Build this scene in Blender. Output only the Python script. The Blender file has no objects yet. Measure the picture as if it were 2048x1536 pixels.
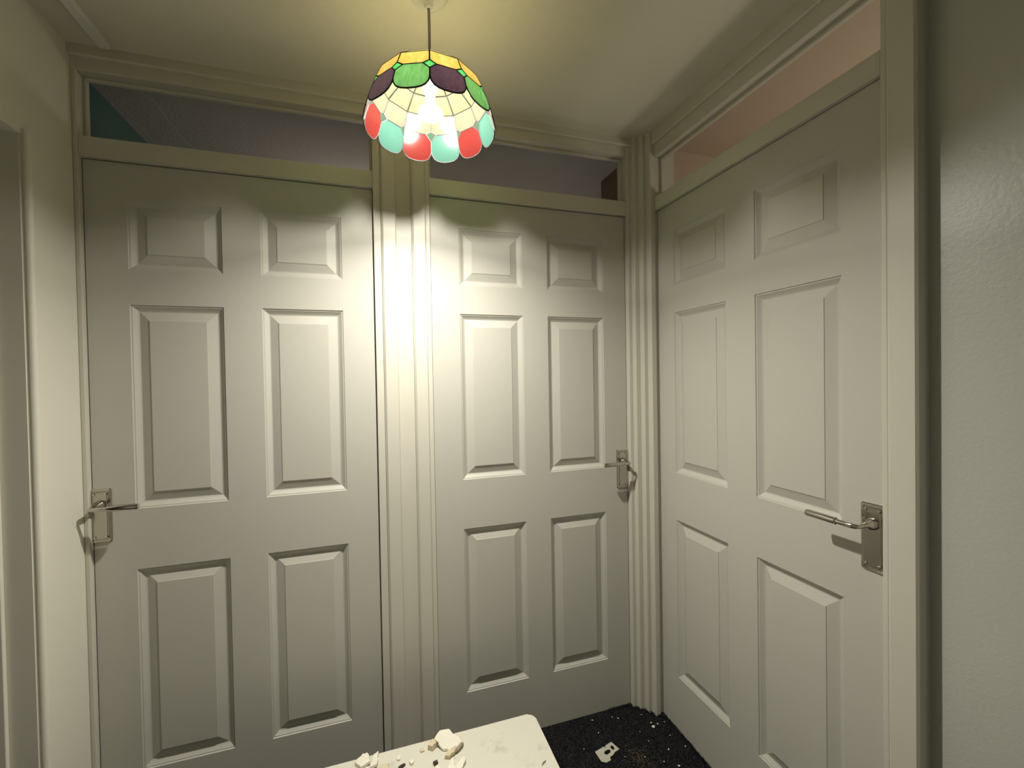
import bpy, bmesh, math, random
from mathutils import Vector, Matrix

random.seed(4)
SC = bpy.context.scene
COL = SC.collection
PI = math.pi

# ------------------------------------------------------------------ camera, world, exposure
cam_d = bpy.data.cameras.new('camera')
cam = bpy.data.objects.new('camera', cam_d)
COL.objects.link(cam)
cam_d.sensor_fit = 'HORIZONTAL'
cam_d.sensor_width = 36.0
cam_d.lens = 865.475 / 2048 * 36.0
cam_d.clip_start = 0.02
yaw, pitch, roll = 0.3057699, -0.0140245, -0.0172072
fw = Vector((math.sin(yaw) * math.cos(pitch), math.cos(yaw) * math.cos(pitch), math.sin(pitch)))
r0 = Vector((math.cos(yaw), -math.sin(yaw), 0))
u0 = r0.cross(fw)
rt = r0 * math.cos(roll) + u0 * math.sin(roll)
up = -r0 * math.sin(roll) + u0 * math.cos(roll)
cam.matrix_world = Matrix(((rt.x, up.x, -fw.x, -0.00987), (rt.y, up.y, -fw.y, -1.53604),
                           (rt.z, up.z, -fw.z, 1.34711), (0, 0, 0, 1)))
SC.camera = cam

W = bpy.data.worlds.new('world')
SC.world = W
W.use_nodes = True
W.node_tree.nodes['Background'].inputs[0].default_value = (0.9, 0.95, 1.0, 1)
W.node_tree.nodes['Background'].inputs[1].default_value = 0.02

BULB_ROUND, BULB_DOWN, BULB_UP = 10.0, 12.0, 1.1     # watts: all-round glow of the bulb, added discs facing down and up
BULB_COLOR = (1.0, 0.955, 0.86)
SC.view_settings.view_transform = 'Standard'
SC.view_settings.look = 'None'
SC.view_settings.gamma = 1.0
SC.view_settings.exposure = 0.15
SC.view_settings.use_curve_mapping = False


def point_light(name, loc, power, color, radius):
    d = bpy.data.lights.new(name, 'POINT')
    d.energy, d.color, d.shadow_soft_size = power, color, radius
    o = bpy.data.objects.new(name, d)
    COL.objects.link(o)
    o.location = loc
    return o


# behind the fanlights: added fill lights in two rooms, the pink room's own light
point_light('bedroom_fill', (0.0, 0.85, 1.95), 2.6, (1.0, 0.86, 0.76), 0.08)
point_light('boxroom_fill', (0.75, 0.95, 1.4), 2.6, (1.0, 0.90, 0.84), 0.08)
point_light('pink_room_lamp', (1.9, -0.9, 1.6), 11.0, (1.0, 0.88, 0.74), 0.08)


# ------------------------------------------------------------------ materials
def nodes_of(name):
    m = bpy.data.materials.new(name)
    m.use_nodes = True
    nt = m.node_tree
    return m, nt, nt.nodes['Principled BSDF']


def paint(name, col, rough=0.45, var=0.04, bump=0.05, scale=60, spec=0.4, bump_dist=0.002, blotch=3.0):
    m, nt, b = nodes_of(name)
    N, L = nt.nodes, nt.links
    tc = N.new('ShaderNodeTexCoord')
    n1 = N.new('ShaderNodeTexNoise')
    n1.inputs['Scale'].default_value = blotch
    n1.inputs['Detail'].default_value = 4
    L.new(tc.outputs['Object'], n1.inputs['Vector'])
    mix = N.new('ShaderNodeMix')
    mix.data_type = 'RGBA'
    mix.inputs[6].default_value = (*[c * (1 - var) for c in col], 1)
    mix.inputs[7].default_value = (*[min(1, c * (1 + var)) for c in col], 1)
    L.new(n1.outputs['Fac'], mix.inputs[0])
    L.new(mix.outputs[2], b.inputs['Base Color'])
    b.inputs['Roughness'].default_value = rough
    b.inputs['Specular IOR Level'].default_value = spec
    if bump:
        n2 = N.new('ShaderNodeTexNoise')
        n2.inputs['Scale'].default_value = scale
        n2.inputs['Detail'].default_value = 3
        L.new(tc.outputs['Object'], n2.inputs['Vector'])
        bp = N.new('ShaderNodeBump')
        bp.inputs['Strength'].default_value = bump
        bp.inputs['Distance'].default_value = bump_dist
        L.new(n2.outputs['Fac'], bp.inputs['Height'])
        L.new(bp.outputs['Normal'], b.inputs['Normal'])
    return m


def metal(name, col, rough):
    m, nt, b = nodes_of(name)
    b.inputs['Base Color'].default_value = (*col, 1)
    b.inputs['Metallic'].default_value = 1
    b.inputs['Roughness'].default_value = rough
    return m


M = {}
M['door'] = paint('door_paint', (0.50, 0.49, 0.43), 0.5, 0.03, 0.04, 250, 0.35)
M['frame'] = paint('cream_gloss', (0.57, 0.55, 0.47), 0.45, 0.03, 0.12, 35, 0.35)
M['wall_cream'] = paint('wall_cream', (0.70, 0.68, 0.58), 0.5, 0.03, 0.08, 60, 0.4)
M['wall_bounce'] = paint('wall_bounce', (0.80, 0.79, 0.74), 0.6, 0.02, 0.08, 60, 0.3)
M['wall_grey'] = paint('wall_grey', (0.47, 0.475, 0.43), 0.36, 0.03, 0.14, 110, 0.5, 0.003)
M['ceiling'] = paint('ceiling_white', (0.66, 0.63, 0.53), 0.8, 0.03, 0.1, 120, 0.2)
M['ceiling_rough'] = paint('ceiling_textured', (0.60, 0.56, 0.54), 0.8, 0.03, 0.5, 140, 0.2, 0.004)
M['teal'] = paint('teal_wall', (0.06, 0.15, 0.16), 0.6, 0.04, 0.1, 80, 0.3)
M['brown'] = paint('brown_wall', (0.16, 0.11, 0.08), 0.6, 0.05, 0.1, 80, 0.3)
M['pink'] = paint('pink_wall_and_bounce', (0.52, 0.41, 0.32), 0.6, 0.03, 0.1, 80, 0.3)
M['room'] = paint('room_wall', (0.50, 0.47, 0.45), 0.7, 0.03, 0.1, 80, 0.3)
M['white_plastic'] = paint('white_plastic', (0.72, 0.71, 0.66), 0.35, 0.01, 0, 1, 0.5)
M['nickel'] = metal('satin_nickel', (0.50, 0.47, 0.42), 0.15)
M['screw'] = metal('screw_metal', (0.62, 0.59, 0.53), 0.18)
M['cord'] = paint('cord_grey', (0.32, 0.29, 0.28), 0.5, 0.02, 0)
M['lead'] = paint('lead_patina', (0.030, 0.027, 0.025), 0.5, 0.1, 0, 1, 0.3)
M['brass'] = metal('aged_brass', (0.45, 0.33, 0.16), 0.4)
M['flake'] = paint('plaster_flake', (0.78, 0.75, 0.63), 0.7, 0.06, 0.3, 150, 0.2, 0.002, 30)
M['flake_tan'] = paint('tan_plaster', (0.66, 0.57, 0.40), 0.8, 0.08, 0.3, 150, 0.2, 0.002, 30)
M['flake_grey'] = paint('grey_splinter', (0.27, 0.22, 0.16), 0.8, 0.1, 0.3, 150, 0.2, 0.002, 30)
M['flake_dark'] = paint('dark_splinter', (0.05, 0.04, 0.03), 0.8, 0.1, 0)
M['dust'] = paint('brown_dust', (0.15, 0.12, 0.07), 0.9, 0.3, 0, 1, 0.1, 0.002, 200)


def board_mat():
    m, nt, b = nodes_of('white_board_paint')
    N, L = nt.nodes, nt.links
    tc = N.new('ShaderNodeTexCoord')
    n1 = N.new('ShaderNodeTexNoise')
    n1.inputs['Scale'].default_value = 14
    n1.inputs['Detail'].default_value = 6
    n1.inputs['Roughness'].default_value = 0.7
    L.new(tc.outputs['Object'], n1.inputs['Vector'])
    cr = N.new('ShaderNodeValToRGB')
    cr.color_ramp.elements[0].position = 0.30
    cr.color_ramp.elements[0].color = (0.48, 0.46, 0.39, 1)
    cr.color_ramp.elements[1].position = 0.46
    cr.color_ramp.elements[1].color = (0.66, 0.64, 0.54, 1)
    L.new(n1.outputs['Fac'], cr.inputs['Fac'])
    L.new(cr.outputs['Color'], b.inputs['Base Color'])
    b.inputs['Roughness'].default_value = 0.4
    return m


M['board'] = board_mat()


def carpet_mat():
    m, nt, b = nodes_of('charcoal_carpet')
    N, L = nt.nodes, nt.links
    tc = N.new('ShaderNodeTexCoord')
    n1 = N.new('ShaderNodeTexNoise')
    n1.inputs['Scale'].default_value = 220
    n1.inputs['Detail'].default_value = 3
    L.new(tc.outputs['Object'], n1.inputs['Vector'])
    cr = N.new('ShaderNodeValToRGB')
    cr.color_ramp.elements[0].position = 0.35
    cr.color_ramp.elements[0].color = (0.014, 0.014, 0.015, 1)
    cr.color_ramp.elements[1].position = 0.72
    cr.color_ramp.elements[1].color = (0.065, 0.065, 0.068, 1)
    L.new(n1.outputs['Fac'], cr.inputs['Fac'])
    L.new(cr.outputs['Color'], b.inputs['Base Color'])
    b.inputs['Roughness'].default_value = 0.95
    b.inputs['Specular IOR Level'].default_value = 0.1
    return m


M['carpet'] = carpet_mat()


def schlick(nt, f0):
    """reflectance by angle, the same from both sides of a thin sheet"""
    N, L = nt.nodes, nt.links
    lw = N.new('ShaderNodeLayerWeight')
    lw.inputs['Blend'].default_value = 0.5
    p = N.new('ShaderNodeMath')
    p.operation = 'POWER'
    p.inputs[1].default_value = 5.0
    L.new(lw.outputs['Facing'], p.inputs[0])
    a = N.new('ShaderNodeMath')
    a.operation = 'MULTIPLY_ADD'
    a.inputs[1].default_value = 1 - f0
    a.inputs[2].default_value = f0
    L.new(p.outputs[0], a.inputs[0])
    return a.outputs[0]


def pane_mat():
    m = bpy.data.materials.new('clear_glass')
    m.use_nodes = True
    nt = m.node_tree
    N, L = nt.nodes, nt.links
    N.remove(N['Principled BSDF'])
    out = N['Material Output']
    t = N.new('ShaderNodeBsdfTransparent')
    t.inputs[0].default_value = (0.94, 0.96, 0.95, 1)
    g = N.new('ShaderNodeBsdfGlossy')
    g.inputs['Roughness'].default_value = 0.02
    mx = N.new('ShaderNodeMixShader')
    L.new(schlick(nt, 0.04), mx.inputs[0])
    L.new(t.outputs[0], mx.inputs[1])
    L.new(g.outputs[0], mx.inputs[2])
    L.new(mx.outputs[0], out.inputs[0])
    return m


M['pane'] = pane_mat()


def art_outer(name, c1, c2, thru=0.2, refl=0.25, clear=None):
    """outer skin of a piece of opalescent glass: streaky, lets light diffuse through"""
    m = bpy.data.materials.new(name)
    m.use_nodes = True
    nt = m.node_tree
    N, L = nt.nodes, nt.links
    N.remove(N['Principled BSDF'])
    out = N['Material Output']
    tc = N.new('ShaderNodeTexCoord')
    mp = N.new('ShaderNodeMapping')
    mp.inputs['Scale'].default_value = (60, 60, 14)
    L.new(tc.outputs['Object'], mp.inputs['Vector'])
    n = N.new('ShaderNodeTexNoise')
    n.inputs['Scale'].default_value = 1.0
    n.inputs['Detail'].default_value = 4
    n.inputs['Distortion'].default_value = 1.0
    L.new(mp.outputs[0], n.inputs['Vector'])
    mix = N.new('ShaderNodeMix')
    mix.data_type = 'RGBA'
    mix.inputs[6].default_value = (*c1, 1)
    mix.inputs[7].default_value = (*c2, 1)
    cr = N.new('ShaderNodeMapRange')
    cr.inputs[1].default_value = 0.35
    cr.inputs[2].default_value = 0.65
    L.new(n.outputs['Fac'], cr.inputs[0])
    L.new(cr.outputs[0], mix.inputs[0])
    tl = N.new('ShaderNodeBsdfTranslucent')
    tp = N.new('ShaderNodeBsdfTransparent')
    df = N.new('ShaderNodeBsdfDiffuse')
    gl = N.new('ShaderNodeBsdfGlossy')
    gl.inputs['Roughness'].default_value = 0.12
    for s in (tl, tp, df):
        if s is tp and clear:
            s.inputs[0].default_value = (*clear, 1)      # light that passes straight through
        else:
            L.new(mix.outputs[2], s.inputs[0])
    a = N.new('ShaderNodeMixShader')
    a.inputs[0].default_value = thru
    L.new(tl.outputs[0], a.inputs[1])
    L.new(tp.outputs[0], a.inputs[2])
    b = N.new('ShaderNodeMixShader')
    b.inputs[0].default_value = refl
    L.new(a.outputs[0], b.inputs[1])
    L.new(df.outputs[0], b.inputs[2])
    c = N.new('ShaderNodeMixShader')
    L.new(schlick(nt, 0.03), c.inputs[0])
    L.new(b.outputs[0], c.inputs[1])
    L.new(gl.outputs[0], c.inputs[2])
    L.new(c.outputs[0], out.inputs[0])
    return m


def art_inner(name, refl_col, tint, refl=0.5):
    """inner skin: scatters part of the bulb light back, lets the rest on to the outer skin"""
    m = bpy.data.materials.new(name)
    m.use_nodes = True
    nt = m.node_tree
    N, L = nt.nodes, nt.links
    N.remove(N['Principled BSDF'])
    out = N['Material Output']
    tp = N.new('ShaderNodeBsdfTransparent')
    tp.inputs[0].default_value = (*tint, 1)
    df = N.new('ShaderNodeBsdfDiffuse')
    df.inputs[0].default_value = (*refl_col, 1)
    a = N.new('ShaderNodeMixShader')
    a.inputs[0].default_value = refl
    L.new(tp.outputs[0], a.inputs[1])
    L.new(df.outputs[0], a.inputs[2])
    gl = N.new('ShaderNodeBsdfGlossy')
    gl.inputs['Roughness'].default_value = 0.15
    c = N.new('ShaderNodeMixShader')
    L.new(schlick(nt, 0.02), c.inputs[0])
    L.new(a.outputs[0], c.inputs[1])
    L.new(gl.outputs[0], c.inputs[2])
    L.new(c.outputs[0], out.inputs[0])
    return m


# (outer skin, inner skin) of each kind of art glass
GLASS = {
    'green': (art_outer('green_glass_outside', (0.045, 0.140, 0.034), (0.072, 0.190, 0.058), 0.22, 0.25, (0.30, 0.62, 0.16)),
              art_inner('green_glass_inside', (0.058, 0.145, 0.122), (0.75, 0.75, 0.75), 0.4)),
    'plum': (art_outer('plum_glass_outside', (0.022, 0.015, 0.022), (0.034, 0.022, 0.031), 0.05),
             art_inner('red_glass_inside', (0.165, 0.020, 0.015), (0.75, 0.6, 0.6), 0.4)),
    'amber': (art_outer('amber_glass_outside', (0.225, 0.138, 0.022), (0.245, 0.185, 0.052), 0.04),
              art_inner('cream_glass_inside', (0.138, 0.132, 0.100), (0.8, 0.78, 0.7), 0.4)),
    'cream': (art_outer('cream_glass_outside', (0.62, 0.56, 0.29), (0.66, 0.61, 0.37), 0.03),
              art_inner('pale_cream_glass_inside', (0.036, 0.036, 0.029), (0.95, 0.93, 0.85), 0.3)),
    'square': (art_outer('bright_green_glass_outside', (0.028, 0.19, 0.045), (0.042, 0.24, 0.065), 0.25, 0.25, (0.3, 0.7, 0.3)),
               art_inner('clear_glass_inside', (0.045, 0.05, 0.045), (0.85, 0.9, 0.85), 0.4)),
}


def emission(name, col, strength):
    m = bpy.data.materials.new(name)
    m.use_nodes = True
    nt = m.node_tree
    nt.nodes.remove(nt.nodes['Principled BSDF'])
    e = nt.nodes.new('ShaderNodeEmission')
    e.inputs[0].default_value = (*col, 1)
    e.inputs[1].default_value = strength
    nt.links.new(e.outputs[0], nt.nodes['Material Output'].inputs[0])
    return m


def bulb_mat():
    m = emission('lit_frosted_bulb', BULB_COLOR, 25.0)
    N, L = m.node_tree.nodes, m.node_tree.links
    e = [n for n in N if n.type == 'EMISSION'][0]
    t = N.new('ShaderNodeBsdfTransparent')
    a = N.new('ShaderNodeAddShader')
    L.new(e.outputs[0], a.inputs[0])
    L.new(t.outputs[0], a.inputs[1])
    L.new(a.outputs[0], N['Material Output'].inputs[0])
    return m


M['bulb'] = bulb_mat()


# ------------------------------------------------------------------ helpers
def link(name, bm, mat, parent=None, smooth=False):
    me = bpy.data.meshes.new(name)
    bmesh.ops.recalc_face_normals(bm, faces=bm.faces[:])
    bm.to_mesh(me)
    bm.free()
    for mm in (mat if isinstance(mat, (list, tuple)) else [mat]):
        me.materials.append(mm)
    if smooth:
        for p in me.polygons:
            p.use_smooth = True
    o = bpy.data.objects.new(name, me)
    COL.objects.link(o)
    if parent is not None:
        o.parent = parent
    return o


def empty(name, loc=(0, 0, 0), rz=0):
    o = bpy.data.objects.new(name, None)
    o.empty_display_size = 0.1
    COL.objects.link(o)
    o.location = loc
    o.rotation_euler = (0, 0, rz)
    return o


def tag(o, label=None, cat=None, group=None, kind=None):
    if label:
        o['label'] = label
    if cat:
        o['category'] = cat
    if group:
        o['group'] = group
    if kind:
        o['kind'] = kind
    return o


def add_box(bm, x0, x1, y0, y1, z0, z1, bev=0.0, segs=2):
    r = bmesh.ops.create_cube(bm, size=1.0)
    vs = r['verts']
    for v in vs:
        v.co = Vector(((x0 + x1) / 2 + v.co.x * (x1 - x0), (y0 + y1) / 2 + v.co.y * (y1 - y0), (z0 + z1) / 2 + v.co.z * (z1 - z0)))
    if bev > 0:
        es = list({e for v in vs for e in v.link_edges})
        bmesh.ops.bevel(bm, geom=es, offset=bev, segments=segs, affect='EDGES', profile=0.5)
    return bm


def box(name, x0, x1, y0, y1, z0, z1, mat, parent=None, bev=0.0, segs=2):
    return link(name, add_box(bmesh.new(), x0, x1, y0, y1, z0, z1, bev, segs), mat, parent)


def add_prism(bm, poly, z0, z1):
    """vertical prism from a plan polygon"""
    lo = [bm.verts.new((x, y, z0)) for x, y in poly]
    hi = [bm.verts.new((x, y, z1)) for x, y in poly]
    n = len(poly)
    for i in range(n):
        bm.faces.new((lo[i], lo[(i + 1) % n], hi[(i + 1) % n], hi[i]))
    bm.faces.new(lo[::-1])
    bm.faces.new(hi)
    return bm


def add_tube(bm, pts, rads, seg=16, caps=True):
    """round tube through points with a radius for each"""
    pts = [Vector(p) for p in pts]
    rings = []
    prev = None
    for i, p in enumerate(pts):
        if i == 0:
            d = pts[1] - pts[0]
        elif i == len(pts) - 1:
            d = pts[-1] - pts[-2]
        else:
            d = (pts[i + 1] - p).normalized() + (p - pts[i - 1]).normalized()
        d.normalize()
        if prev is None:
            a = d.orthogonal().normalized()
        else:
            a = (prev - d * prev.dot(d)).normalized()
        prev = a
        b = d.cross(a)
        rings.append([bm.verts.new(p + (a * math.cos(t) + b * math.sin(t)) * rads[i]) for t in [2 * PI * k / seg for k in range(seg)]])
    for i in range(len(rings) - 1):
        for k in range(seg):
            bm.faces.new((rings[i][k], rings[i][(k + 1) % seg], rings[i + 1][(k + 1) % seg], rings[i + 1][k]))
    if caps:
        bm.faces.new(rings[0][::-1])
        bm.faces.new(rings[-1])
    return bm


def add_lathe(bm, prof, seg=24, cx=0, cy=0):
    """revolve (r, z) about the vertical through (cx, cy)"""
    rings = []
    for r, z in prof:
        if r < 1e-6:
            rings.append([bm.verts.new((cx, cy, z))])
        else:
            rings.append([bm.verts.new((cx + r * math.cos(2 * PI * k / seg), cy + r * math.sin(2 * PI * k / seg), z)) for k in range(seg)])
    for a, b in zip(rings, rings[1:]):
        for k in range(seg):
            k2 = (k + 1) % seg
            if len(a) == 1 and len(b) == 1:
                continue
            if len(a) == 1:
                bm.faces.new((a[0], b[k], b[k2]))
            elif len(b) == 1:
                bm.faces.new((a[k], b[0], a[k2]))
            else:
                bm.faces.new((a[k], b[k], b[k2], a[k2]))
    return bm


# ------------------------------------------------------------------ room shell
CZ = 2.29          # ceiling height
TH = 0.04          # wall thickness
WX = -0.80         # left wall face
RX = 1.073         # right wall face beyond door 3
DX = 1.057         # face of door 3
PR = 0.016         # how far the frames stand proud of the doors


def struct(o, label=None):
    o['kind'] = 'structure'
    if label:
        o['label'] = label
    return o


struct(box('floor', -1.75, 2.75, -2.75, 2.2, -0.08, 0.0, M['carpet']), 'black carpet floor of the hallway')
struct(box('ceiling', -1.75, 1.085, -2.75, 0.035, CZ, CZ + 0.06, M['ceiling']), 'cream painted hallway ceiling')
struct(box('ceiling', -0.95, 1.15, 0.035, 2.2, CZ, CZ + 0.06, M['ceiling_rough']), 'grey textured ceiling of the rooms behind the two facing doors')
struct(box('ceiling', 1.085, 2.75, -2.75, 0.05, CZ, CZ + 0.06, M['pink']), 'ceiling of the room behind the right hand door, pink bounce light in its colour')  # pink light bounced inside the room is put into the ceiling's colour

# back wall: pier between the doors and the strip above the fanlights
bm = bmesh.new()
add_box(bm, 0.019, 0.167, -0.007, TH, 0, CZ)
add_box(bm, -0.90, 0.019, 0.0, TH, 2.262, CZ)
add_box(bm, 0.167, 1.06, 0.0, TH, 2.262, CZ)
add_box(bm, -0.90, WX, 0.0, TH, 0, CZ)
struct(link('wall_back', bm, M['frame']), 'cream painted pier and strip of wall between and above the two facing doors')

# left wall with the open doorway
LY = -0.200
bm = bmesh.new()
add_box(bm, WX - 0.12, WX, LY, 0.0, 0, CZ)
add_box(bm, WX - 0.12, WX, -1.02, LY, 1.947, CZ)
add_box(bm, WX - 0.12, WX, -2.75, -1.02, 0, CZ)
bmesh.ops.remove_doubles(bm, verts=bm.verts[:], dist=1e-5)
struct(link('wall_left', bm, M['wall_cream']), 'cream left wall around the open doorway')
bm = bmesh.new()
add_box(bm, -1.75, -1.65, -2.75, 0.1, 0, CZ)
add_box(bm, -1.65, WX - 0.12, 0.0, 0.1, 0, CZ)
add_box(bm, -1.65, WX - 0.12, -2.75, -2.65, 0, CZ)
struct(link('wall_beyond', bm, M['wall_cream']), 'wall of the space beyond the left doorway')
# lining of the left doorway: bead on the corner, groove, stop
t1 = struct(empty('trim_1'), 'painted bead and lining of the left doorway')
bm = bmesh.new()
add_tube(bm, [(WX + 0.003, LY + 0.009, 0.0), (WX + 0.003, LY + 0.009, 1.957)], [0.010, 0.010], 12, False)
link('bead', bm, M['wall_cream'], t1, True)
box('lining', WX - 0.12, WX - 0.004, LY - 0.003, LY + 0.002, 0.0, 1.95, M['wall_cream'], t1)
box('door_stop', WX - 0.092, WX - 0.056, LY - 0.014, LY - 0.003, 0.0, 1.947, M['wall_cream'], t1, 0.002)

# right wall beyond door 3, and above it
bm = bmesh.new()
add_box(bm, RX, RX + TH, -2.75, -0.945, 0, CZ)
add_box(bm, RX, RX + 0.02, -0.945, 0.0, 2.245, CZ)
add_box(bm, DX + 0.0005, RX + TH, -0.9485, -0.8925, 0, CZ)
struct(link('wall_right', bm, M['wall_grey']), 'grey green gloss painted wall right of the right hand door')
struct(box('wall_front', -1.75, RX + TH, -2.45, -2.35, 0, CZ, M['wall_bounce']), 'white bounce wall behind the camera, out of view')  # unseen wall, made white and moved nearer to bounce light onto the doors

# rooms behind the fanlights
struct(box('wall_room_left', -0.94, -0.84, TH, 2.2, 0, CZ, M['teal']), 'teal wall seen through the left fanlight')
struct(box('wall_room_middle', 0.06, 0.13, TH, 2.2, 0, CZ, M['room']), 'wall between the two rooms behind the facing doors')
struct(box('wall_room_right', 1.052, 1.10, 0.051, 0.340, 0, CZ, M['brown']), 'dark brown wall seen through the middle fanlight')
bm = bmesh.new()
add_box(bm, -0.94, 1.25, 2.1, 2.2, 0, CZ)
struct(box('wall_room_side', 1.108, 1.25, 0.345, 2.1, 0, CZ, M['ceiling']), 'pale wall beyond the dark brown wall seen through the middle fanlight')
struct(link('wall_room_back', bm, M['room']), 'far wall of the rooms behind the facing doors')
bm = bmesh.new()
add_box(bm, 2.65, 2.75, -2.75, 0.05, 0, CZ)
add_box(bm, 1.101, 2.65, 0.0, 0.05, 0, CZ)
add_box(bm, 1.113, 2.65, -2.75, -2.70, 0, CZ)
struct(link('wall_pink_room', bm, M['pink']), 'pink wall of the room behind the right hand door')

# cable trunking on the ceiling along the left wall: a run of white plastic
tr = box('cable_trunking', -0.716, -0.690, -1.5, -0.05, CZ - 0.016, CZ, M['white_plastic'], None, 0.002)
tag(tr, 'white plastic cable trunking on the ceiling along the left wall', 'trunking')


# ------------------------------------------------------------------ doors
Z = [1.99, 1.8846, 1.6820, 1.5793, 0.9829, 0.8049, 0.2088, 0.0]
PROFILE = [(0.0, 0.0), (0.0018, 0.0032), (0.0050, 0.0036), (0.0068, 0.0054), (0.0100, 0.0078), (0.0140, 0.0108), (0.0175, 0.0125), (0.0190, 0.0128)]
BEVEL = [(0.0190, 0.0128), (0.0210, 0.0124), (0.0445, 0.0042), (0.0450, 0.0042), (0.0456, 0.0026), (0.0475, 0.0022)]


def rect_ring(bm, xa, xb, za, zb, off, dep):
    return [bm.verts.new(p) for p in ((xa + off, dep, za + off), (xb - off, dep, za + off), (xb - off, dep, zb - off), (xa + off, dep, zb - off))]


def bridge(bm, a, b):
    for k in range(4):
        bm.faces.new((a[k], a[(k + 1) % 4], b[(k + 1) % 4], b[k]))


def make_door(n, X, loc, rz, handle_side, label):
    """six panel moulded door; local x along its width, -y towards the hallway"""
    d = struct(empty('door_%d' % n, loc, rz), label)
    bm = bmesh.new()
    xs = [X[0] + 0.0025, X[1], X[2], X[3], X[4], X[5] - 0.0025]
    zs = [0.004, Z[6], Z[5], Z[4], Z[3], Z[2], Z[1], Z[0] - 0.003]
    cells = [(i, j) for i in (1, 3) for j in (1, 3, 5)]
    grid = {}

    def gv(i, j):
        if (i, j) not in grid:
            grid[(i, j)] = bm.verts.new((xs[i], 0, zs[j]))
        return grid[(i, j)]
    for i in range(5):
        for j in range(7):
            if (i, j) not in cells:
                bm.faces.new((gv(i, j), gv(i + 1, j), gv(i + 1, j + 1), gv(i, j + 1)))
    for i, j in cells:
        prev = [gv(i, j), gv(i + 1, j), gv(i + 1, j + 1), gv(i, j + 1)]
        for off, dep in PROFILE[1:]:
            cur = rect_ring(bm, xs[i], xs[i + 1], zs[j], zs[j + 1], off, dep)
            bridge(bm, prev, cur)
            prev = cur
        bm.faces.new(prev)
    # edges and back
    bd = [gv(0, j) for j in range(8)] + [gv(i, 7) for i in range(1, 6)] + [gv(5, j) for j in range(6, -1, -1)] + [gv(i, 0) for i in range(4, 0, -1)]
    bk = [bm.verts.new((v.co.x, 0.037, v.co.z)) for v in bd]
    for k in range(len(bd)):
        k2 = (k + 1) % len(bd)
        bm.faces.new((bd[k], bk[k], bk[k2], bd[k2]))
    bm.faces.new(bk)
    link('slab', bm, M['door'], d)
    for i, j in cells:
        bm = bmesh.new()
        prev = None
        for off, dep in BEVEL:
            cur = rect_ring(bm, xs[i], xs[i + 1], zs[j], zs[j + 1], off, dep - 0.0002)
            if prev:
                bridge(bm, prev, cur)
            prev = cur
        bm.faces.new(prev)
        link('panel', bm, M['door'], d)
    # lever handle on a long back plate
    s = 1 if handle_side == 'left' else -1          # the lever points away from the door's edge
    hx = (X[0] + 0.020) if s > 0 else (X[5] - 0.026)
    if n == 1:
        hx = X[0] + 0.021
    hz = 1.004
    pc = 0.973
    bm = bmesh.new()
    hw, hh = 0.0255, 0.0765
    # rim, groove and raised field of the plate
    rings = []
    for off, dep in ((0, 0.0), (0, -0.004), (0.0015, -0.0055), (0.0060, -0.0060), (0.0075, -0.0045), (0.009, -0.0045), (0.0105, -0.0065)):
        c = 0.003
        w, h = hw - off, hh - off
        p = [(-w + c, -h), (w - c, -h), (w, -h + c), (w, h - c), (w - c, h), (-w + c, h), (-w, h - c), (-w, -h + c)]
        rings.append([bm.verts.new((hx + a, dep, pc + b)) for a, b in p])
    for a, b in zip(rings, rings[1:]):
        for k in range(8):
            bm.faces.new((a[k], a[(k + 1) % 8], b[(k + 1) % 8], b[k]))
    bm.faces.new(rings[-1])
    bm.faces.new(rings[0][::-1])
    plate = link('handle_plate', bm, M['nickel'], d)
    for sx in (-1, 1):
        for sz in (-1, 1):
            bm = bmesh.new()
            px, pz = hx + sx * 0.0135, pc + sz * 0.062
            add_tube(bm, [(px, -0.006, pz), (px, -0.0078, pz), (px, -0.0088, pz)], [0.0038, 0.0036, 0.0022], 12)
            link('screw', bm, M['screw'], plate, False)
    bm = bmesh.new()
    yb = -0.060
    add_tube(bm, [(hx, -0.0060, hz), (hx, -0.012, hz), (hx, -0.018, hz), (hx, -0.026, hz), (hx, -0.040, hz), (hx, -0.051, hz), (hx + s * 0.0025, yb + 0.0025, hz),
                  (hx + s * 0.009, yb, hz), (hx + s * 0.024, yb, hz), (hx + s * 0.042, yb, hz), (hx + s * 0.0428, yb, hz), (hx + s * 0.110, yb, hz), (hx + s * 0.114, yb, hz)],
             [0.0140, 0.0136, 0.0105, 0.0068, 0.0058, 0.0057, 0.0057, 0.0057, 0.0057, 0.0058, 0.0082, 0.0082, 0.0068], 20)
    lv = link('lever_handle', bm, M['nickel'], d, True)
    m = lv.modifiers.new('edge', 'EDGE_SPLIT')
    m.split_angle = math.radians(40)
    return d


X1 = [-0.7880, -0.6864, -0.4489, -0.3446, -0.1071, -0.0055]
X2 = [0.1821, 0.2846, 0.5225, 0.6225, 0.8605, 0.9629]
X3 = [0.0848, 0.1789, 0.4278, 0.5367, 0.7856, 0.8797]
make_door(1, X1, (0, 0, 0), 0, 'left', 'left pale grey six panel door with its lever handle on the left')
make_door(2, X2, (0, 0, 0), 0, 'right', 'middle pale grey six panel door with its lever handle on the right')
make_door(3, X3, (DX, 0, 0), -PI / 2, 'right', 'right hand pale grey six panel door in the side wall')


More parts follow.
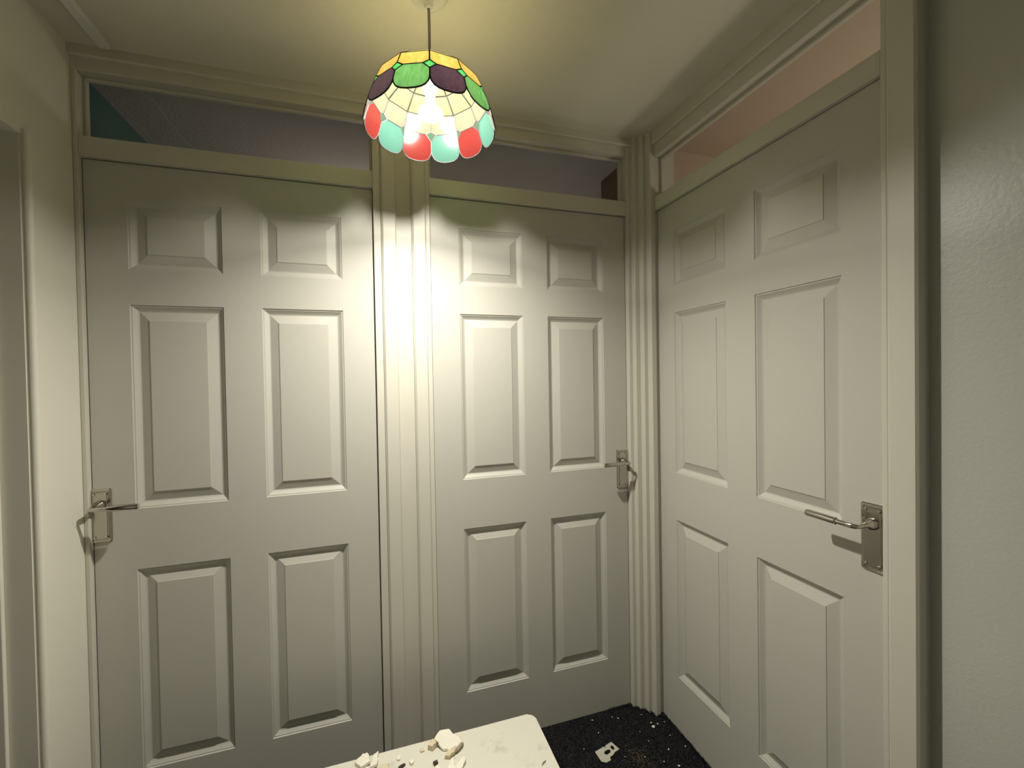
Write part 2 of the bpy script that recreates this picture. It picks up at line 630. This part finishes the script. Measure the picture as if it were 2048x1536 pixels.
# ------------------------------------------------------------------ frames, architraves and fanlights
def make_frame(n, X, loc, rz, left, right, zr, zt, zh, label, left_jamb=True):
    """left/right: x of the outer edge of each jamb"""
    t = struct(empty('trim_%d' % n, loc, rz), label)
    dep = TH + 0.006
    if left_jamb:
        box('jamb', left, X[0], -PR, dep, 0, zh, M['frame'], t, 0.0025)
    else:
        box('jamb', left + 0.0105, X[0], 0.0035, 0.080, 0, zh, M['frame'], t)
    box('jamb', X[5], right, -PR, dep, 0, zh, M['frame'], t, 0.0025)
    box('transom_rail', X[0], X[5], -PR + 0.001, 0.045, Z[0], zr, M['frame'], t, 0.002)
    box('head_rail', X[0], X[5], -PR + 0.001, 0.036, zt, zh, M['frame'], t, 0.002)
    box('door_stop', X[0], X[0] + 0.012, 0.0375, 0.0455, 0, Z[0], M['frame'], t)
    box('door_stop', X[5] - 0.012, X[5], 0.0375, 0.0455, 0, Z[0], M['frame'], t)
    # fanlight: glazing beads and a clear pane
    w = struct(empty('window_%d' % n, loc, rz), 'narrow clear glass fanlight above %s' % ['', 'the left door', 'the middle door', 'the right hand door'][n])
    b = 0.009
    for nm, (xa, xb, za, zb) in (('bead', (X[0], X[0] + b, zr, zt)), ('bead', (X[5] - b, X[5], zr, zt)),
                                 ('bead', (X[0] + b, X[5] - b, zr, zr + b)), ('bead', (X[0] + b, X[5] - b, zt - b, zt))):
        box('glazing_bead', xa, xb, 0.016, 0.030, za, zb, M['frame'], w, 0.002)
    box('pane', X[0] + 0.001, X[5] - 0.001, 0.031, 0.035, zr + 0.001, zt - 0.001, M['pane'], w)
    return t


def architrave(parent, name, x0, x1, z0, z1, y=-0.026, cham=0.007):
    """flat board with chamfered front edges"""
    bm = bmesh.new()
    if x1 - x0 < z1 - z0:
        add_prism(bm, [(x0, 0.002), (x0, y + cham), (x0 + cham, y), (x1 - cham * 0.6, y), (x1, y + cham * 0.7), (x1, 0.002)], z0, z1)
    else:
        poly = [(0.002, z0), (y + cham, z0), (y, z0 + cham), (y, z1), (0.002, z1)]
        a = [bm.verts.new((x0, p, q)) for p, q in poly]
        b = [bm.verts.new((x1, p, q)) for p, q in poly]
        k = len(poly)
        for i in range(k):
            bm.faces.new((a[i], a[(i + 1) % k], b[(i + 1) % k], b[i]))
        bm.faces.new(a[::-1])
        bm.faces.new(b)
    return link(name, bm, M['frame'], parent)


f1 = make_frame(2 - 1, X1, (0, 0, 0), 0, WX, 0.019, 2.046, 2.228, 2.262, 'cream frame of the left door')
f1.name = 'trim_2'
architrave(f1, 'architrave', 0.019, 0.068, 0, 2.262)
f2 = make_frame(2, X2, (0, 0, 0), 0, 0.167, 0.975, 2.046, 2.228, 2.262, 'cream frame of the middle door')
f2.name = 'trim_3'
architrave(f2, 'architrave', 0.119, 0.167, 0, 2.262)
f3 = make_frame(3, X3, (DX, 0, 0), -PI / 2, 0.060, 0.892, 2.042, 2.198, 2.245, 'cream frame of the right hand door', left_jamb=False)
f3.name = 'trim_4'
architrave(f3, 'architrave', 0.892, 0.949, 0, 2.245, -0.023)
architrave(f3, 'architrave_head', 0.0915, 0.949, 2.243, CZ, -0.028, 0.004)

t5 = struct(empty('trim_5'), 'cream head moulding running above the two facing doors')
architrave(t5, 'architrave_head', WX, 1.0, 2.260, CZ, -0.030, 0.004)
# stepped corner post between the middle and the right hand door
bm = bmesh.new()
steps = [(0.963, 0.05), (0.963, -0.021), (0.980, -0.021), (0.980, -0.042), (1.002, -0.042), (1.002, -0.065), (1.020, -0.065), (1.020, -0.091),
         (1.041, -0.091), (1.041, -0.0846), (1.060, -0.0846), (1.060, -0.070), (1.10, -0.070), (1.10, 0.05)]
# round the proud corners a little
poly = []
for i, p in enumerate(steps):
    if i in (1, 3, 5, 7):
        poly += [(p[0], p[1] + 0.004), (p[0] + 0.0012, p[1] + 0.0012), (p[0] + 0.004, p[1])]
    else:
        poly.append(p)
add_prism(bm, poly, 0, CZ)
struct(link('trim_6', bm, M['frame']), 'stepped cream corner post between the middle and the right hand door')


# ------------------------------------------------------------------ pendant lamp with stained glass shade
AX, AY = 0.133, -0.459
lamp = empty('pendant_lamp', (AX, AY, CZ))
tag(lamp, 'hanging lamp with a domed stained glass shade on a grey cord', 'lamp')


def lz(z):
    return z - CZ


bm = bmesh.new()
add_lathe(bm, [(0, 0), (0.046, 0), (0.047, -0.006), (0.040, -0.014), (0.026, -0.020), (0.012, -0.024), (0.010, -0.034), (0.0075, -0.038), (0, -0.038)], 32)
for a in (0.6, 0.6 + PI):
    add_lathe(bm, [(0, -0.004), (0.004, -0.004), (0.004, -0.013), (0, -0.014)], 10, 0.036 * math.cos(a), 0.036 * math.sin(a))
link('ceiling_rose', bm, M['white_plastic'], lamp, True)
bm = bmesh.new()
add_tube(bm, [(0, 0, -0.03), (0.0008, 0, -0.09), (0, 0, lz(2.10))], [0.0036, 0.0036, 0.0036], 12, False)
link('cord', bm, M['cord'], lamp, True)
bm = bmesh.new()
add_lathe(bm, [(0, lz(2.125)), (0.008, lz(2.125)), (0.017, lz(2.112)), (0.0185, lz(2.085)), (0.0185, lz(2.055)), (0.016, lz(2.050)), (0, lz(2.050))], 20)
link('lamp_holder', bm, M['white_plastic'], lamp, True)
BZ = 1.998
bm = bmesh.new()
prof = [(0, lz(BZ - 0.016))]
for k in range(1, 13):
    a = -PI / 2 + k * PI / 12 * 0.86
    prof.append((0.030 * math.cos(a), lz(BZ + 0.016 * math.sin(a))))
add_lathe(bm, prof + [(0, prof[-1][1])], 24)
link('bulb', bm, M['bulb'], lamp)
bm = bmesh.new()
add_lathe(bm, [(prof[-1][0] - 0.001, prof[-1][1]), (0.0125, lz(BZ + 0.022)), (0.0120, lz(BZ + 0.040)), (0.0125, lz(BZ + 0.053)), (0, lz(BZ + 0.053))], 24)
link('bulb_base', bm, M['white_plastic'], lamp)

# the light of the bulb: an all-round glow, plus two added discs facing down and up
point_light('bulb_glow', (AX, AY, BZ), BULB_ROUND, BULB_COLOR, 0.018)
for nm, watts, dz, flip, spread in (('bulb_light_down', BULB_DOWN, -0.012, 0, 140), ('bulb_light_up', BULB_UP, 0.016, PI, 175)):
    ld = bpy.data.lights.new(nm, 'AREA')
    ld.shape = 'DISK'
    ld.size = 0.044
    ld.energy = watts
    ld.color = BULB_COLOR
    ld.spread = math.radians(spread)
    lo = bpy.data.objects.new(nm, ld)
    COL.objects.link(lo)
    lo.location = (AX, AY, BZ + dz)
    lo.rotation_euler = (flip, 0, 0)

RINGS = [(0.1635, 1.957), (0.141, 2.022), (0.122, 2.061), (0.084, 2.091), (0.046, 2.111)]
A0 = math.atan2(-1.077, -0.143)


def ringpt(i, k):
    r, z = RINGS[i]
    a = A0 + k * PI / 6
    return Vector((r * math.cos(a), r * math.sin(a), lz(z)))


def facet(i, k, u, v):
    """point of the flat facet between rings i, i+1 and ribs k, k+1: u -1..1 across, v 0..1 up"""
    lo = ringpt(i, k).lerp(ringpt(i, k + 1), (u + 1) / 2)
    hi = ringpt(i + 1, k).lerp(ringpt(i + 1, k + 1), (u + 1) / 2)
    return lo.lerp(hi, v)


lead = bmesh.new()
shade_panes = []


def came(pts, w=0.0036, close=False):
    if close:
        pts = pts + [pts[0]]
    for a, b in zip(pts, pts[1:]):
        if (b - a).length > 1e-5:
            add_tube(lead, [a, b], [w / 2, w / 2], 6, False)


def glass(kind, name, pts, centre=None):
    """thin solid piece: outer skin material 0, inner skin material 1"""
    c = sum(pts, Vector()) / len(pts)
    nrm = Vector((0, 0, 0))
    for i in range(len(pts)):
        nrm += (pts[i] - c).cross(pts[(i + 1) % len(pts)] - c)
    nrm.normalize()
    if nrm.dot(Vector((c.x, c.y, c.z - lz(1.93)))) < 0:
        nrm = -nrm
        pts = pts[::-1]
    bm = bmesh.new()
    sh = [c + (p - c) * 0.985 for p in pts]
    o = [bm.verts.new(p + nrm * 0.0012) for p in sh]
    n = [bm.verts.new(p - nrm * 0.0012) for p in sh]
    fo = bm.faces.new(o)
    fn = bm.faces.new(n[::-1])
    fn.material_index = 1
    k = len(o)
    for i in range(k):
        f = bm.faces.new((o[i], n[i], n[(i + 1) % k], o[(i + 1) % k]))
        f.material_index = 0
    bmesh.ops.recalc_face_normals(bm, faces=bm.faces[:])
    shade_panes.append((link(name, bm, list(GLASS[kind])), kind))


OVAL = [(-0.60, 1.0), (0.60, 1.0), (0.995, 0.77), (0.995, 0.42), (0.93, 0.27), (0.78, 0.13), (0.55, 0.045), (0.28, 0.01), (0, 0), (-0.28, 0.01),
        (-0.55, 0.045), (-0.78, 0.13), (-0.93, 0.27), (-0.995, 0.42), (-0.995, 0.77)]
for k in range(12):
    pts = [facet(0, k, u, v) for u, v in OVAL]
    glass('plum' if k % 2 == 0 else 'green', 'oval_pane', pts)
    came(pts, close=True)
    pts = [facet(1, k, u, v) for u, v in [(-0.6, 0), (0.6, 0), (1, 0.22), (1, 1), (-1, 1), (-1, 0.22)]]
    glass('amber', 'hexagonal_pane', pts)
    came(pts, close=True)
    pts = [facet(2, k, u, v) for u, v in [(-1, 0), (1, 0), (1, 1), (-1, 1)]]
    glass('cream', 'cream_pane', pts)
    came(pts, close=True)
    pts = [facet(3, k, u, v) for u, v in [(-1, 0), (1, 0), (1, 1), (-1, 1)]]
    glass('cream', 'cream_pane', pts)
    came(pts, close=True)
    pts = [facet(1, k, -1, 0.22), facet(1, k, -0.6, 0), facet(0, k, -1, 0.77), facet(1, k - 1, 0.6, 0)]
    glass('square', 'square_pane', pts)
shade = link('lamp_shade', lead, M['lead'], lamp)
for o, kind in shade_panes:
    o.parent = shade
    lab = {'green': 'green outside and pale teal inside', 'plum': 'dark plum outside and red inside', 'amber': 'amber glass',
           'cream': 'cream glass', 'square': 'small green square'}[kind]
    o['label'] = lab
bm = bmesh.new()
add_lathe(bm, [(0.0, lz(2.1225)), (0.012, lz(2.122)), (0.040, lz(2.1155)), (0.050, lz(2.1105)), (0.050, lz(2.1085)), (0.040, lz(2.1125)), (0.0, lz(2.119))], 24)
link('shade_cap', bm, M['brass'], lamp, True)


# ------------------------------------------------------------------ white board on legs with plaster rubble
BH = 0.300
bx0, bx1, by0, by1 = -0.46, 0.440, -0.74, -0.274
table = empty('low_table', ((bx0 + bx1) / 2, (by0 + by1) / 2, 0))
tag(table, 'low white table with rounded corners, dusty with plaster, in front of the middle door', 'table')
hw, hd = (bx1 - bx0) / 2, (by1 - by0) / 2
poly = []
for cx, cy, a0 in ((hw, hd, 0), (-hw, hd, 90), (-hw, -hd, 180), (hw, -hd, 270)):
    r = 0.022
    for q in range(7):
        a = math.radians(a0 + 15 * q)
        poly.append(((cx - math.copysign(r, cx)) + r * math.cos(a), (cy - math.copysign(r, cy)) + r * math.sin(a)))
bm = add_prism(bmesh.new(), poly, BH - 0.028, BH)
es = [e for e in bm.edges if abs(e.verts[0].co.z - e.verts[1].co.z) < 1e-6]
bmesh.ops.bevel(bm, geom=es, offset=0.004, segments=3, affect='EDGES', profile=0.5)
link('tabletop', bm, M['board'], table)
for sx in (-1, 1):
    for sy in (-1, 1):
        x, y = sx * (hw - 0.06), sy * (hd - 0.06)
        box('leg', x - 0.02, x + 0.02, y - 0.02, y + 0.02, 0, BH - 0.028, M['board'], table, 0.003)
box('apron', -hw + 0.05, hw - 0.05, hd - 0.065, hd - 0.047, BH - 0.09, BH - 0.028, M['board'], table)
box('apron', -hw + 0.05, hw - 0.05, -hd + 0.047, -hd + 0.065, BH - 0.09, BH - 0.028, M['board'], table)


def shard(name, pts, z, thick, mat, tilt=(0, 0), jag=0.06):
    """broken flat piece from a plan outline; lies with its low side at height z"""
    rnd = random.Random(hash((round(pts[0][0] * 1e4), round(pts[0][1] * 1e4))) & 0xffff)
    cx = sum(p[0] for p in pts) / len(pts)
    cy = sum(p[1] for p in pts) / len(pts)
    out = []
    for i in range(len(pts)):
        a, b = pts[i], pts[(i + 1) % len(pts)]
        L = math.hypot(b[0] - a[0], b[1] - a[1])
        out.append((a[0] - cx, a[1] - cy))
        for f in (0.35, 0.7):
            j = rnd.uniform(-jag, jag) * L
            nx, ny = -(b[1] - a[1]) / (L + 1e-9), (b[0] - a[0]) / (L + 1e-9)
            out.append((a[0] + (b[0] - a[0]) * f + nx * j - cx, a[1] + (b[1] - a[1]) * f + ny * j - cy))
    bm = bmesh.new()
    hs = lambda x, y: x * tilt[0] + y * tilt[1]
    lo = [bm.verts.new((x, y, hs(x, y))) for x, y in out]
    hi = [bm.verts.new((x * 0.94, y * 0.94, hs(x, y) + thick * rnd.uniform(0.8, 1.15))) for x, y in out]
    n = len(out)
    for i in range(n):
        bm.faces.new((lo[i], lo[(i + 1) % n], hi[(i + 1) % n], hi[i]))
    cl = bm.verts.new((0, 0, 0))
    ch = bm.verts.new((0, 0, thick * 1.05))
    for i in range(n):
        bm.faces.new((lo[(i + 1) % n], lo[i], cl))
        bm.faces.new((hi[i], hi[(i + 1) % n], ch))
    mn = min(v.co.z for v in bm.verts)
    for v in bm.verts:
        v.co.z -= mn
    o = link(name, bm, mat)
    o.location = (cx, cy, z)
    return o


BT = BH + 0.0003
G = 'plaster chips on the white table'
tag(shard('plaster_flake', [(0.128, -0.293), (0.148, -0.277), (0.176, -0.281), (0.206, -0.322), (0.182, -0.336), (0.150, -0.326)], BT, 0.005, M['flake'], (0.05, 0.35)),
    'largest white plaster flake, tilted up at the far edge of the white table', 'flake', G)
tag(shard('plaster_lump', [(0.112, -0.293), (0.130, -0.290), (0.136, -0.306), (0.122, -0.316), (0.110, -0.308)], BT, 0.013, M['flake_tan'], (0.1, 0)),
    'tan plaster lump leaning left of the largest flake on the white table', 'lump', G)
tag(shard('wood_splinter', [(0.134, -0.299), (0.143, -0.295), (0.145, -0.304), (0.137, -0.309)], BT + 0.001, 0.012, M['flake_grey']),
    'small brown chip wedged between the tan lump and the largest flake', 'chip', G)
tag(shard('mortar_piece', [(0.150, -0.352), (0.162, -0.340), (0.186, -0.336), (0.184, -0.346), (0.164, -0.358)], BT, 0.009, M['flake_tan'], (0.2, 0.1)),
    'grey tan strip of plaster just below the largest flake on the white table', 'strip', G)
tag(shard('wood_splinter', [(0.180, -0.342), (0.206, -0.324), (0.209, -0.328), (0.186, -0.348)], BT, 0.007, M['flake_grey'], (0.1, 0.1)),
    'brown splinter at the right end of the tan strip on the white table', 'splinter', G)
tag(shard('plaster_flake', [(0.150, -0.400), (0.166, -0.362), (0.178, -0.356), (0.172, -0.380), (0.166, -0.410)], BT, 0.004, M['flake']),
    'long thin white flake pointing away below the tan strip on the white table', 'flake', G)
tag(shard('plaster_flake', [(0.170, -0.392), (0.196, -0.372), (0.206, -0.376), (0.192, -0.400), (0.176, -0.404)], BT, 0.005, M['flake'], (0.15, 0.1)),
    'white plaster flake nearest the bare right half of the white table', 'flake', G)
tag(shard('wood_splinter', [(0.118, -0.356), (0.130, -0.352), (0.132, -0.361), (0.121, -0.366)], BT, 0.006, M['flake_dark']),
    'small black lump among the flakes near the middle of the white table', 'chip', G)
tag(shard('wood_splinter', [(0.026, -0.343), (0.042, -0.334), (0.047, -0.337), (0.034, -0.346)], BT, 0.006, M['flake_dark']),
    'dark curled chip left of centre on the white table', 'chip', G)
tag(shard('plaster_flake', [(-0.085, -0.291), (-0.064, -0.277), (-0.050, -0.281), (-0.044, -0.304), (-0.070, -0.312)], BT, 0.007, M['flake'], (0.15, 0.2)),
    'cream plaster flake tilted up at the far left edge of the white table', 'flake', G)
tag(shard('plaster_flake', [(-0.035, -0.283), (-0.022, -0.280), (-0.028, -0.322), (-0.046, -0.318)], BT, 0.006, M['flake'], (0.3, 0)),
    'narrow upright cream flake right of the far left flake on the white table', 'flake', G)
tag(shard('plaster_flake', [(-0.110, -0.312), (-0.078, -0.318), (-0.080, -0.342), (-0.112, -0.338)], BT, 0.006, M['flake_tan'], (0.1, 0.1)),
    'tan flake at the bottom left corner of the rubble on the white table', 'flake', G)
tag(shard('plaster_flake', [(-0.020, -0.322), (0.004, -0.318), (0.002, -0.342), (-0.022, -0.340)], BT, 0.003, M['flake_tan'], (0.05, 0.05)),
    'flat beige flake left of the dark curled chip on the white table', 'flake', G)
tag(shard('plaster_flake', [(-0.075, -0.322), (-0.048, -0.316), (-0.050, -0.336), (-0.070, -0.342)], BT, 0.004, M['flake'], (0.1, 0.1)),
    'white flake between the tan corner flake and the narrow upright flake on the white table', 'flake', G)
tag(shard('plaster_chip', [(0.088, -0.300), (0.100, -0.296), (0.101, -0.309), (0.090, -0.311)], BT, 0.004, M['flake_tan']),
    'small tan chip left of the tan lump on the white table', 'chip', G)
tag(shard('plaster_chip', [(0.024, -0.308), (0.036, -0.304), (0.034, -0.318), (0.026, -0.318)], BT, 0.005, M['flake']),
    'small white chip just beyond the dark curled chip on the white table', 'chip', G)
tag(shard('plaster_chip', [(0.056, -0.334), (0.071, -0.330), (0.067, -0.343), (0.060, -0.344)], BT, 0.006, M['flake']),
    'small white chip right of the dark curled chip on the white table', 'chip', G)
tag(shard('plaster_chip', [(0.122, -0.372), (0.132, -0.368), (0.134, -0.380), (0.124, -0.382)], BT, 0.006, M['flake']),
    'small white chip touching the black lump on the white table', 'chip', G)
tag(shard('wood_splinter', [(0.396, -0.458), (0.404, -0.448), (0.413, -0.447), (0.404, -0.452)], BT, 0.003, M['flake_grey']),
    'tiny dark curl alone near the right edge of the white table', 'splinter', G)

# ------------------------------------------------------------------ floor litter
# old painted latch plate with a torn corner
bm = bmesh.new()
out = [(0.711, -0.162), (0.751, -0.154), (0.753, -0.160), (0.757, -0.159), (0.756, -0.153), (0.786, -0.145), (0.799, -0.181), (0.778, -0.186),
       (0.764, -0.195), (0.752, -0.197), (0.747, -0.210), (0.728, -0.212), (0.714, -0.203)]
slot = [(0.738, -0.180), (0.744, -0.172), (0.760, -0.169), (0.766, -0.174), (0.762, -0.182), (0.746, -0.187)]
oval = [(0.778 + 0.0065 * math.cos(a), -0.168 + 0.0095 * math.sin(a)) for a in [2 * PI * k / 8 for k in range(8)]]
kx, ky, kz = 0.752, -0.178, 0.0065


def curve_plate():
    c = bpy.data.curves.new('plate_outline', 'CURVE')
    c.dimensions = '2D'
    c.fill_mode = 'BOTH'
    c.extrude = 0.0009
    for loop in (out, slot, oval):
        s = c.splines.new('POLY')
        s.points.add(len(loop) - 1)
        for p, (x, y) in zip(s.points, loop):
            p.co = (x - kx, y - ky, 0, 1)
        s.use_cyclic_u = True
    o = bpy.data.objects.new('tmp', c)
    COL.objects.link(o)
    dg = bpy.context.evaluated_depsgraph_get()
    me = bpy.data.meshes.new_from_object(o.evaluated_get(dg))
    bpy.data.objects.remove(o)
    return me


me = curve_plate()
me.materials.clear()
me.materials.append(M['flake'])
kp = bpy.data.objects.new('strike_plate', me)
COL.objects.link(kp)
me.materials[0] = paint('old_plate_paint', (0.52, 0.50, 0.41), 0.6, 0.15, 0, 1, 0.3, 0.002, 60)
kp.location = (kx, ky, kz)
kp.rotation_euler = (0.03, -0.02, 0)
tag(kp, 'old white painted metal strike plate with a dark slot lying on the black carpet', 'strike plate')

spots = [(0.763, -0.093, 1.0), (0.850, -0.043, .8), (0.869, -0.055, 1.0), (0.770, -0.032, 0.9), (0.966, -0.070, .8), (0.975, -0.135, 2.3), (0.998, -0.128, 1.3),
         (0.978, -0.116, 1.2), (1.029, -0.128, 1.0), (1.009, -0.188, .8), (0.965, -0.237, 1.2), (0.956, -0.304, 1.7), (1.030, -0.246, .9), (1.006, -0.070, .8),
         (0.679, -0.140, .7), (0.867, -0.237, 1.0), (0.801, -0.214, 0.8), (0.918, -0.274, .9), (0.913, -0.138, .8), (0.918, -0.185, .7)]
proto = None
labels = ['single white paint crumb nearest the table on the black carpet',
          'left of two thin white slivers on the carpet under the middle door', 'right of two thin white slivers on the carpet under the middle door',
          'thin grey sliver on the carpet left of the two white slivers', 'white paint crumb on the carpet before the stepped corner post',
          'largest white paint crumb on the carpet near the corner', 'white crumb right of the largest crumb on the carpet',
          'flat white crumb just behind the largest crumb on the carpet', 'white crumb against the foot of the right hand door nearest the corner',
          'grey crumb on the carpet midway along the right hand door', 'bright white crumb in front of the largest crumb on the carpet',
          'cream crumb nearest the camera on the black carpet', 'white crumb against the foot of the right hand door farther from the corner',
          'tiny crumb at the foot of the stepped corner post', 'tiny crumb on the carpet between the table and the strike plate',
          'cream crumb at the near edge of the brown dust patch', 'tiny crumb left of the brown dust patch', 'grey crumb right of the brown dust patch',
          'grey crumb on the carpet left of the largest crumb', 'tiny crumb behind the brown dust patch']
for i, (x, y, s) in enumerate(spots):
    if proto is None:
        bm = bmesh.new()
        bmesh.ops.create_icosphere(bm, subdivisions=1, radius=0.0032)
        rr = random.Random(7)
        for v in bm.verts:
            v.co *= rr.uniform(0.65, 1.25)
            v.co.z *= 0.7
        o = proto = link('paint_crumb', bm, M['flake'])
    else:
        o = proto.copy()
        COL.objects.link(o)
    o.location = (x, y, 0.0075)
    o.rotation_euler = (random.uniform(-.5, .5), random.uniform(-.5, .5), random.uniform(0, 6))
    o.scale = (s, s, s)
    if i in (1, 2, 3):
        o.scale = (s * 2.2, s * 0.6, s * 0.8)
        o.rotation_euler = (0, 0, (0.1, 2.0, -0.2)[i - 1])
    tag(o, labels[i], 'crumb', 'paint crumbs on the carpet')

# brown dust patch
bm = bmesh.new()
for k in range(260):
    x = random.gauss(0.842, 0.022)
    y = random.gauss(-0.235, 0.030)
    s = random.uniform(0.0006, 0.0019)
    r = bmesh.ops.create_icosphere(bm, subdivisions=0 + 1, radius=s)
    for v in r['verts']:
        v.co += Vector((x, y, 0.0068))
tag(link('dust_patch', bm, M['dust']), 'patch of brown plaster dust on the black carpet', 'dust', None, 'stuff')


# carpet pile on the visible floor
def carpet_pile():
    vs, fs = [], []
    rnd = random.Random(11)

    def tuft(x, y, h, lean):
        a = rnd.uniform(0, 2 * PI)
        w = 0.0011
        dx, dy = math.cos(a) * w, math.sin(a) * w
        lx, ly = rnd.gauss(0, lean), rnd.gauss(0, lean)
        i = len(vs)
        vs.extend([(x - dx, y - dy, 0.0), (x + dx, y + dy, 0.0), (x + lx + dx * 0.5, y + ly + dy * 0.5, h), (x + lx - dx * 0.5, y + ly - dy * 0.5, h)])
        fs.append((i, i + 1, i + 2, i + 3))
    for _ in range(90000):
        x, y = rnd.uniform(0.40, 1.055), rnd.uniform(-0.62, -0.001)
        if abs(x - 0.38) < 0.026 and abs(y + 0.334) < 0.026:
            continue          # the table leg stands here
        tuft(x, y, rnd.uniform(0.003, 0.0068), 0.0025)
    # frayed edge towards the door feet and the corner
    for _ in range(2600):
        if rnd.random() < 0.5:
            x, y = rnd.uniform(0.86, 1.055), 0
            y = -0.004
            if x > 0.963:
                y = -0.024 - (x - 0.963) * 0.95
        else:
            x, y = 1.053, rnd.uniform(-0.36, -0.08)
        tuft(x + rnd.gauss(0, .002), y - abs(rnd.gauss(0, .003)), rnd.uniform(0.005, 0.014) * rnd.uniform(0.5, 1), 0.004)
    me = bpy.data.meshes.new('carpet_pile')
    me.from_pydata(vs, [], fs)
    me.materials.append(M['carpet'])
    o = bpy.data.objects.new('carpet_pile', me)
    COL.objects.link(o)
    tag(o, 'short black carpet pile on the floor by the doors', 'carpet', None, 'stuff')


carpet_pile()
